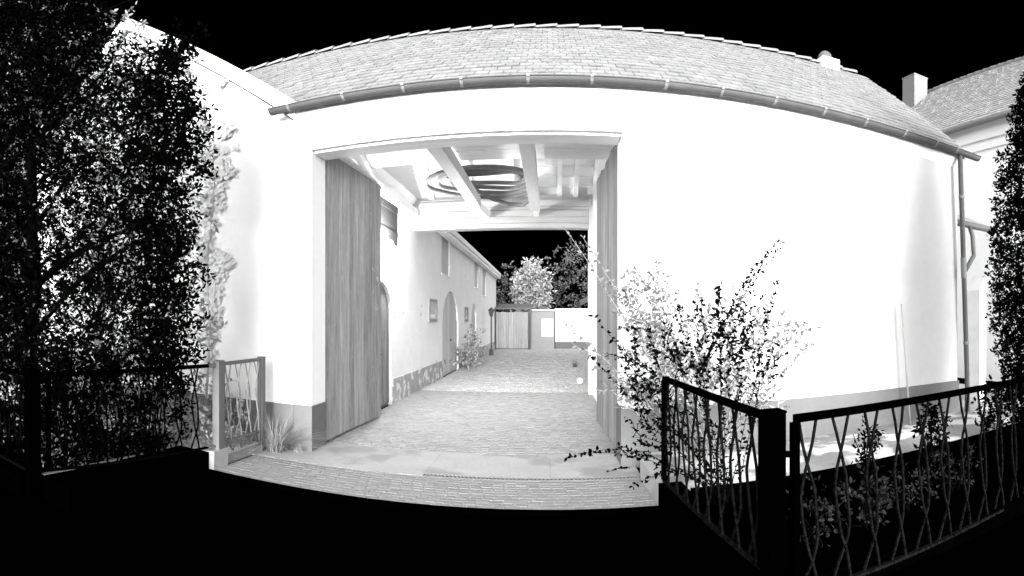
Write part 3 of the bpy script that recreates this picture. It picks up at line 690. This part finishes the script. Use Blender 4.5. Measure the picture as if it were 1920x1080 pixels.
for i in range(70): q = rng.normal(size=3); cs.append((-3.72 + q[0] * .14 + .1, 3.8 + q[1] * .1, 4.75 + abs(q[2]) * .22 + q[0] * .1))
P, D, N_, L_ = cluster_leaves(cs, 15, .15, .066, 9)
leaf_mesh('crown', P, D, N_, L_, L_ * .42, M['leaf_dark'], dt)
cs = tree_centres(1500, -6.2, 3.2, 2.9, 1.0, .95, 12, gaps=.26)
P, D, N_, L_ = cluster_leaves(cs, 7, .12, .040, 13)
leaf_mesh('speckle_leaves', P, D, N_, L_, L_ * .45, M['leaf_speckle'], dt)  # light speckle in the crown, put in as paler leaves
# pale tree close behind it, seen through its gaps
pt = thing('tree', 'pale grey-leaved tree squeezed between the black tree and the white gable', 'tree', (-6.3, 4.8, .15))
b, _ = branch_tree((-6.3, 4.8, .1), (-6.2, 4.8, 5.2), 22, (2.4, .4), .09, 14); b.build('trunk', M['bark_pale'], pt, smooth=True)
cs = tree_centres(420, -6.6, 4.75, 2.75, .48, .5, 18, gaps=.15)
P, D, N_, L_ = cluster_leaves(cs, 12, .15, .085, 19)
leaf_mesh('crown', P, D, N_, L_, L_ * .45, M['leaf_pale'], pt)
# flat leaf shapes on the wall, imitating the black tree's shadow at its right edge
cl = thing('tree_shadow_leaves', 'flat pale grey leaf shapes on the white wall, imitating the shadow of the black tree', 'climbing plant', (-4.0, 5.3, .15))
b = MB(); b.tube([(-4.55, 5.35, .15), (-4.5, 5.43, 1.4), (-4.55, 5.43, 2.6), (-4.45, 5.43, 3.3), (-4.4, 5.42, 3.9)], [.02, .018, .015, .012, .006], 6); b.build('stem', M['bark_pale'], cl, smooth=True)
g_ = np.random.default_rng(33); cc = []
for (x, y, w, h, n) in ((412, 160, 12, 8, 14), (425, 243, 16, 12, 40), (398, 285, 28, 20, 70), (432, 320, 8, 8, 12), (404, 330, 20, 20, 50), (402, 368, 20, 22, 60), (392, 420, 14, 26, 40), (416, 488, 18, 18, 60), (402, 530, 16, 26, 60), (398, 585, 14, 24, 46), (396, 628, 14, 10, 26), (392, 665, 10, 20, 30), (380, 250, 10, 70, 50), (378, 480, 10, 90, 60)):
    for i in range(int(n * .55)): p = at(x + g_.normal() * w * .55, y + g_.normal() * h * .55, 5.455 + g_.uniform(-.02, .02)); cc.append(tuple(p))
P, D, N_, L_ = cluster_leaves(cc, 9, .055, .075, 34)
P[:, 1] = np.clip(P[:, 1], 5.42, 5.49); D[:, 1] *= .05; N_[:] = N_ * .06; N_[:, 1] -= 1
leaf_mesh('foliage', P, D, N_, L_, L_ * .5, M['leaf_shadow'], cl, fold=.03)
# undergrowth behind the left fence
hd = thing('shrub', 'tangled black shrub filling the space behind the left fence beneath the tree', 'shrub', (-4.6, 3.2, .15))
g_ = np.random.default_rng(41); cs = []
while len(cs) < 520:
    s = g_.uniform(0, 1); X = -3.62 - .42 * (1 - s) - abs(g_.normal()) * .5; Y = 2.5 + 1.62 * s; Z = .16 + 1.15 * g_.uniform() ** 1.1
    if mnoise.noise(Vector((X * 3, Y * 3, Z * 3))) < -.12: continue
    cs.append((X, Y, Z))
P, D, N_, L_ = cluster_leaves(cs, 12, .13, .065, 42)
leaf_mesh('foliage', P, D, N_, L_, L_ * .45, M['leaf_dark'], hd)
b = MB()
for i in range(40):
    s = g_.uniform(0, 1); X = -3.65 - .42 * (1 - s) - g_.uniform(0, .5); Y = 2.5 + 1.6 * s; b.tube([(X, Y, .1), (X + g_.normal() * .1, Y + g_.normal() * .1, .7), (X + g_.normal() * .2, Y + g_.normal() * .15, 1.4)], [.01, .008, .004], 5)
b.build('stems', M['bark_dark'], hd)
h2 = thing('shrub', 'black hedge shrub behind the street fence at the far left edge', 'shrub', (-5.8, 3.0, .15)); cs = []
while len(cs) < 560:
    X = g_.uniform(-8.2, -4.1); Y = g_.uniform(2.5, 3.6); Z = .16 + 1.3 * g_.uniform()
    if mnoise.noise(Vector((X * 3, Y * 3, Z * 3))) > -.1: cs.append((X, Y, Z))
P, D, N_, L_ = cluster_leaves(cs, 12, .15, .07, 47); leaf_mesh('foliage', P, D, N_, L_, L_ * .45, M['leaf_dark'], h2)
cs = [(g_.uniform(-8, -4.05), g_.uniform(2.5, 3.4), .16 + 1.2 * g_.uniform()) for i in range(170)]
P, D, N_, L_ = cluster_leaves(cs, 6, .11, .05, 48); leaf_mesh('speckle_leaves', P, D, N_, L_, L_ * .45, M['leaf_speckle'], h2)
cs = [(-3.66 - .42 * (1 - q) - g_.uniform(0, .6), 2.5 + 1.6 * q, .17 + .9 * g_.uniform() ** 1.6) for q in g_.uniform(0, 1, 260)]
P, D, N_, L_ = cluster_leaves(cs, 6, .10, .05, 49); leaf_mesh('speckle_leaves', P, D, N_, L_, L_ * .45, M['leaf_speckle'], hd)
ps = thing('shrub', 'low pale shrub at the foot of the gable plinth behind the fence', 'shrub', (-4.3, 4.8, .15))
cs = [(-3.62 - abs(g_.normal()) * .9, 4.25 + g_.uniform(0, .9), .16 + .75 * g_.uniform() ** 1.5) for i in range(230)]
P, D, N_, L_ = cluster_leaves(cs, 9, .11, .07, 44); leaf_mesh('foliage', P, D, N_, L_, L_ * .4, M['leaf_pale'], ps)
# grassy tuft by the gateway
def tuft(name, label, cat, c, n, h, spread, m, seed, wid=.008):
    r = random.Random(seed); b = MB(); c = Vector(c)
    for i in range(n):
        a = r.uniform(0, 2 * math.pi); L_ = h * r.uniform(.55, 1.1); sp = spread * r.uniform(.15, 1); pts = []
        st_ = c + Vector((r.uniform(-.06, .06), r.uniform(-.05, .05), 0)); sd = Vector((-math.sin(a), math.cos(a), 0)) * wid
        prev = None
        for k in range(6):
            t_ = k / 5; p = st_ + Vector((math.cos(a) * sp * t_ ** 1.3, math.sin(a) * sp * .6 * t_ ** 1.3, L_ * (t_ - .45 * t_ * t_ * (sp / spread) * 1.6)))
            w = sd * (1 - t_ * .85); o = len(b.v); b.v += [tuple(p - w), tuple(p + w)]
            if prev is not None: b.f.append((prev, prev + 1, o + 1, o))
            prev = o
    return tag(b.build(name, m, clean=False), label, cat)
tuft('grass_tuft', 'pale grassy tuft sprouting at the plinth corner between the garden gate and the gateway', 'grass tuft', (-3.25, 5.22, 0), 260, .62, 1.15, M['leaf_soft'], 51, .006)
tuft('grass_tuft', 'thin row of pale weeds along the plinth foot beside the grassy tuft', 'weeds', (-3.02, 5.38, 0), 30, .16, .30, M['leaf_pale'], 52, .006)

def stem_plant(root, stems, m_leaf, m_stem, ln, wd, pitch, seed, r0=.006, leaf_from=.15, parts=('stems', 'leaves')):
    """arching stems carrying leaves on alternate sides; stems: list of (start, bend, tip)"""
    r = random.Random(seed); b = MB(); P, D, N_, L_ = [], [], [], []
    for (p0, pm, p1) in stems:
        p0, pm, p1 = Vector(p0), Vector(pm), Vector(p1); n = 10; pts = []
        for i in range(n + 1):
            t_ = i / n; pts.append(p0 * (1 - t_) ** 2 + pm * 2 * t_ * (1 - t_) + p1 * t_ * t_ + Vector((r.uniform(-.008, .008), r.uniform(-.008, .008), r.uniform(-.008, .008))) * (i > 0))
        b.tube(pts, [r0 * (1 - .75 * i / n) for i in range(n + 1)], 5)
        Lt = sum((q - p).length for p, q in zip(pts[:-1], pts[1:])); s = Lt * leaf_from; k = 0
        while s < Lt:
            f = s / Lt * n; i = min(int(f), n - 1); p = pts[i].lerp(pts[i + 1], f - i); d = (pts[i + 1] - pts[i]).normalized()
            for _ in range(r.choice((1, 1, 2, 2, 3))):
                sd = Vector((r.gauss(0, 1), r.gauss(0, 1), r.gauss(0, .7))).normalized()
                P.append(tuple(p)); D.append(tuple(d * r.uniform(.1, .8) + sd)); N_.append((r.gauss(0, 1), r.gauss(0, 1) - .6, r.gauss(.5, 1))); L_.append(ln * r.uniform(.6, 1.25))
            s += pitch * r.uniform(.6, 1.5); k += 1
    L_ = np.array(L_); b.build(parts[0], m_stem, root); leaf_mesh(parts[1], P, D, N_, L_, L_ * wd, m_leaf, root)
def fan(base, n, seed, xs, ys, zs, yr, spreadb=.25):
    r = random.Random(seed); out = []
    for i in range(n):
        x, y = r.uniform(*xs), r.uniform(*ys); tip = at(x, y, r.uniform(*yr)); b0 = Vector(base) + Vector((r.uniform(-spreadb, spreadb), r.uniform(-spreadb, spreadb), 0))
        b0.y = min(max(b0.y, yr[0]), yr[1])
        out.append((b0, b0.lerp(tip, .5) + Vector((r.uniform(-.15, .15), r.uniform(-.1, .1), r.uniform(.1, .45))), tip))
    return out
def volume_stems(base, n, seed, blobs, yr, ln=.26):
    """leafy twigs spread through soft blobs (x, y, half width, half height in the picture at depth yr), pointing away from the root"""
    r = random.Random(seed); out = []; wts = [b_[2] * b_[3] * (b_[4] if len(b_) > 4 else 1) for b_ in blobs]
    for i in range(n):
        b_ = r.choices(blobs, wts)[0]; a = r.uniform(0, 2 * math.pi); q = math.sqrt(r.uniform(0, 1))
        p = at(b_[0] + b_[2] * q * math.cos(a), b_[1] + b_[3] * q * math.sin(a), r.uniform(*yr))
        d = (p - Vector(base)).normalized() * .7 + Vector((r.gauss(0, 1), r.gauss(0, .7), r.gauss(.1, .8))) * .5
        e_ = p + d.normalized() * ln * r.uniform(.5, 1.2); e_.y = min(max(e_.y, yr[0]), yr[1]); e_.z = max(e_.z, .2)
        out.append((p, p.lerp(e_, .5) + Vector((0, 0, .04)), e_))
    return out
db = thing('bush', 'black-leaved arching bush behind the corner of the right fence, one branch over the drive', 'bush', (1.45, 3.6, .15))
base = (1.42, 3.7, .15)
stems = volume_stems(base, 112, 61, [(1310, 650, 95, 70, 1.2), (1405, 660, 60, 60, .8), (1225, 700, 55, 60, .8), (1260, 790, 75, 70, 1.2), (1370, 760, 70, 60, .8), (1215, 850, 40, 40), (1190, 890, 22, 22), (1440, 690, 30, 50, .5)], (3.35, 4.12))
for i, (x, y, Y) in enumerate(((1250, 600, 3.9), (1300, 580, 3.8), (1350, 600, 3.9), (1400, 620, 3.9), (1210, 680, 3.7), (1290, 650, 4.0), (1440, 660, 3.9), (1200, 760, 3.6))):
    tip = at(x, y, Y); b0 = Vector(base) + Vector((.03 * i - .1, .02 * (i % 3), 0)); stems.append((b0, b0.lerp(tip, .5) + Vector((0, 0, .15)), tip))
for (x, y, Y) in ((1468, 440, 3.9), (1470, 452, 4.05), (1440, 470, 3.85), (1468, 522, 4.05), (1455, 545, 3.9), (1425, 480, 3.95), (1395, 590, 3.9), (1270, 570, 3.8), (1345, 560, 3.9), (1060, 858, 3.75), (1085, 850, 3.8), (1180, 915, 3.5), (1112, 590, 3.7), (1165, 650, 3.8), (1105, 668, 3.8), (1210, 905, 3.5)):
    tip = at(x, y, Y); b0 = Vector(base); up_ = .40 if y > 800 else .1
    if y < 530: b0 = at(1310, 700, Y)
    stems.append((b0, b0.lerp(tip, .5) + Vector((.0, 0, up_)), tip))
stem_plant(db, stems, M['leaf_black'], M['bark_dark'], .039, .55, .033, 63, .004, .06)
pb = thing('bush', 'pale grey-leaved bush close to the wall, showing through and above the black bush', 'bush', (1.6, 4.7, .15))
base = (1.65, 4.75, .15)
stems = volume_stems(base, 270, 71, [(1220, 590, 50, 65, 1.5), (1330, 640, 110, 70), (1470, 645, 45, 35, 1.6), (1220, 720, 60, 70), (1300, 760, 90, 80), (1400, 740, 50, 60)], (4.25, 5.0), .3)
for (x, y, Y) in ((1060, 428, 4.5), (1090, 440, 4.4), (1175, 535, 4.5), (1215, 530, 4.6), (1465, 522, 4.6), (1515, 650, 4.5), (1490, 620, 4.7), (1440, 610, 4.6), (1070, 640, 4.4), (1050, 600, 4.5), (1400, 545, 4.7), (1240, 570, 4.6), (1180, 600, 4.6)):
    tip = at(x, y, Y); b0 = Vector(base); stems.append((b0, b0.lerp(tip, .5) + Vector((0, 0, .15)), tip))
stem_plant(pb, stems, M['leaf_bush'], M['bark_pale'], .050, .5, .034, 73, .005, .1)
fw = thing('weed', 'single tall pale weed with feathery side leaves against the plinth beside the bush', 'weed', (2.5, 5.1, .15))
b0 = at(1440, 800, 5.1); tp = at(1468, 690, 5.1); b0.z = .15; P, D, N_, L_ = [], [], [], []
b = MB(); b.tube([b0, b0.lerp(tp, .5) + Vector((.03, 0, 0)), tp], [.006, .005, .002], 5); b.build('stem', M['bark_pale'], fw)
for i in range(16):
    p = b0.lerp(tp, .35 + .65 * i / 15); s = 1 if i % 2 else -1; P.append(tuple(p)); D.append((s * 1.0, -.1, .35)); N_.append((0, -1, .2)); L_.append(.15 * (1.1 - .045 * i))
L_ = np.array(L_); leaf_mesh('leaves', P, D, N_, L_, L_ * .16, M['leaf_soft'], fw)

def small_shrub(label, c, rx, rz, n, m, seed, ln=.06, stems=True):
    t = thing('shrub', label, 'shrub', c, 'low shrubs in the right garden'); g_ = np.random.default_rng(seed); cs = []
    while len(cs) < n:
        q = g_.uniform(-1, 1, 3)
        if (q ** 2).sum() > 1 or mnoise.noise(Vector(q * 2.2 + seed)) < -.2: continue
        cs.append((c[0] + q[0] * rx, c[1] + q[1] * rx * .6, c[2] + rz + q[2] * rz))
    P, D, N_, L_ = cluster_leaves(cs, 8, .08, ln, seed + 1); leaf_mesh('foliage', P, D, N_, L_, L_ * .5, m, t)
    b = MB()
    for i in range(7): b.tube([(c[0] + g_.normal() * .03, c[1] + g_.normal() * .03, c[2]), (c[0] + g_.normal() * rx * .4, c[1] + g_.normal() * .1, c[2] + rz * 1.3)], [.008, .004], 5)
    b.build('stems', M['bark_dark'], t)
p = at(1625, 880, 3.75); small_shrub('black low shrub before the pale soil, between the bush and the pole', (p.x, 3.75, .15), .17, .30, 46, M['leaf_black'], 81, .045)
p = at(1745, 850, 3.8); small_shrub('black low shrub right of the pale pole, before the pale soil', (p.x, 3.8, .15), .22, .33, 60, M['leaf_black'], 83)
p = at(1875, 790, 3.7); small_shrub('black low shrub at the conifer foot behind the right fence', (p.x, 3.7, .15), .40, .42, 110, M['leaf_black'], 85)
p = at(1600, 960, 2.9); small_shrub('grey-flecked low shrub close behind the crooked fence bars', (p.x, 2.75, .15), .26, .22, 34, mat('dim_leaf', .014, .4, 4, island=.9, rough=1), 87, .05)
p = at(1700, 935, 2.85); small_shrub('grey-flecked low shrub behind the fence, under the pale pole', (p.x, 2.85, .15), .30, .20, 34, bpy.data.materials['dim_leaf'], 111, .036)
p = at(1790, 895, 2.9); small_shrub('grey-flecked low shrub behind the fence, nearest the conifer', (p.x, 2.9, .15), .32, .22, 38, bpy.data.materials['dim_leaf'], 113, .036)
p = at(1530, 1000, 2.7); small_shrub('grey-flecked low shrub beside the fence corner post', (p.x, 2.7, .15), .22, .26, 30, bpy.data.materials['dim_leaf'], 115, .036)
# conifer at the right edge
cf = thing('conifer', 'tall narrow black conifer cut by the right edge of the picture', 'conifer', (5.30, 2.95, .15))
b = MB(); b.tube([(5.3, 2.95, .1), (5.3, 2.95, 3.0), (5.3, 2.95, 6.0)], [.12, .08, .02], 8); b.build('trunk', M['bark_dark'], cf)
g_ = np.random.default_rng(91); cs = []
def cone_r(z): return float(np.interp(z, [.3, 1.0, 1.4, 2.0, 2.6, 3.2, 3.9, 4.7, 5.5, 6.2], [.66, .83, .92, .98, .98, .92, .81, .63, .36, .05]))
while len(cs) < 6800:
    z = g_.uniform(.3, 6.2); a = g_.uniform(0, 2 * math.pi); R_ = cone_r(z) * (1 + .04 * mnoise.noise(Vector((math.cos(a) * 3, math.sin(a) * 3, z * 2.5)))) * (g_.uniform(.15, 1) ** .5)
    cs.append((5.30 + math.cos(a) * R_, 2.95 + math.sin(a) * R_, z))
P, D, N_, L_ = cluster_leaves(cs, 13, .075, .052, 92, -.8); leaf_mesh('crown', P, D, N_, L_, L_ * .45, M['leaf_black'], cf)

# courtyard greenery
t = thing('shrub', 'pale bushy shrub at the foot of the flank wall, beside the widest arched door', 'shrub', (-2.8, 16.8, 0))
g_ = np.random.default_rng(95); cs = [(-2.8 + g_.normal() * .22, 17.2 + g_.normal() * .8, .1 + abs(g_.normal()) * .5) for i in range(100)]
P, D, N_, L_ = cluster_leaves(cs, 8, .16, .13, 96); leaf_mesh('foliage', P, D, N_, L_, L_ * .45, M['leaf_soft'], t)
def yard_tree(label, c, rx, z0, z1, n, m, mb, seed, ln=.22, gaps=.0):
    t = thing('tree', label, 'tree', (c[0], c[1], 0), 'trees beyond the courtyard'); g_ = np.random.default_rng(seed)
    b, _ = branch_tree((c[0], c[1], 0), (c[0] + .1, c[1], z0 + (z1 - z0) * .75), 12, (rx * .7, rx * .7), .12, seed); b.build('trunk', mb, t, smooth=True)
    cs = []
    while len(cs) < n:
        q = g_.uniform(-1, 1, 3); k = mnoise.noise(Vector(q * 2.0 + seed))
        if (q ** 2).sum() > 1 + k * .5 or mnoise.noise(Vector(q * 4 + seed)) < gaps - .4: continue
        cs.append((c[0] + q[0] * rx * (1 - .25 * max(q[2], 0)), c[1] + q[1] * rx, (z0 + z1) / 2 + q[2] * (z1 - z0) / 2))
    P, D, N_, L_ = cluster_leaves(cs, 9, .34, ln, seed + 1); leaf_mesh('crown', P, D, N_, L_, L_ * .5, m, t)
yard_tree('dense pale-leaved round tree rising behind the courtyard outbuilding', (-1.2, 33.5), 1.38, 1.2, 5.95, 620, M['leaf_pale'], M['bark_pale'], 101, gaps=-.1)
yard_tree('sparse dark tree with grey glints right of the pale tree beyond the white boundary wall', (1.7, 37), 2.6, 1.8, 7.6, 230, M['leaf_mid'], M['bark_dark'], 103, .2, .25)
yard_tree('sparse dark tree between the flank eave and the pale tree', (-3.1, 37), 1.5, 1.5, 6.0, 150, M['leaf_mid'], M['bark_dark'], 105, .2, .2)
small = tuft('weed', 'small dark weed growing from the cobbles near the right gateway pier', 'weed', (.95, 17.5, 0), 50, .35, .3, M['dark'], 106, .012)
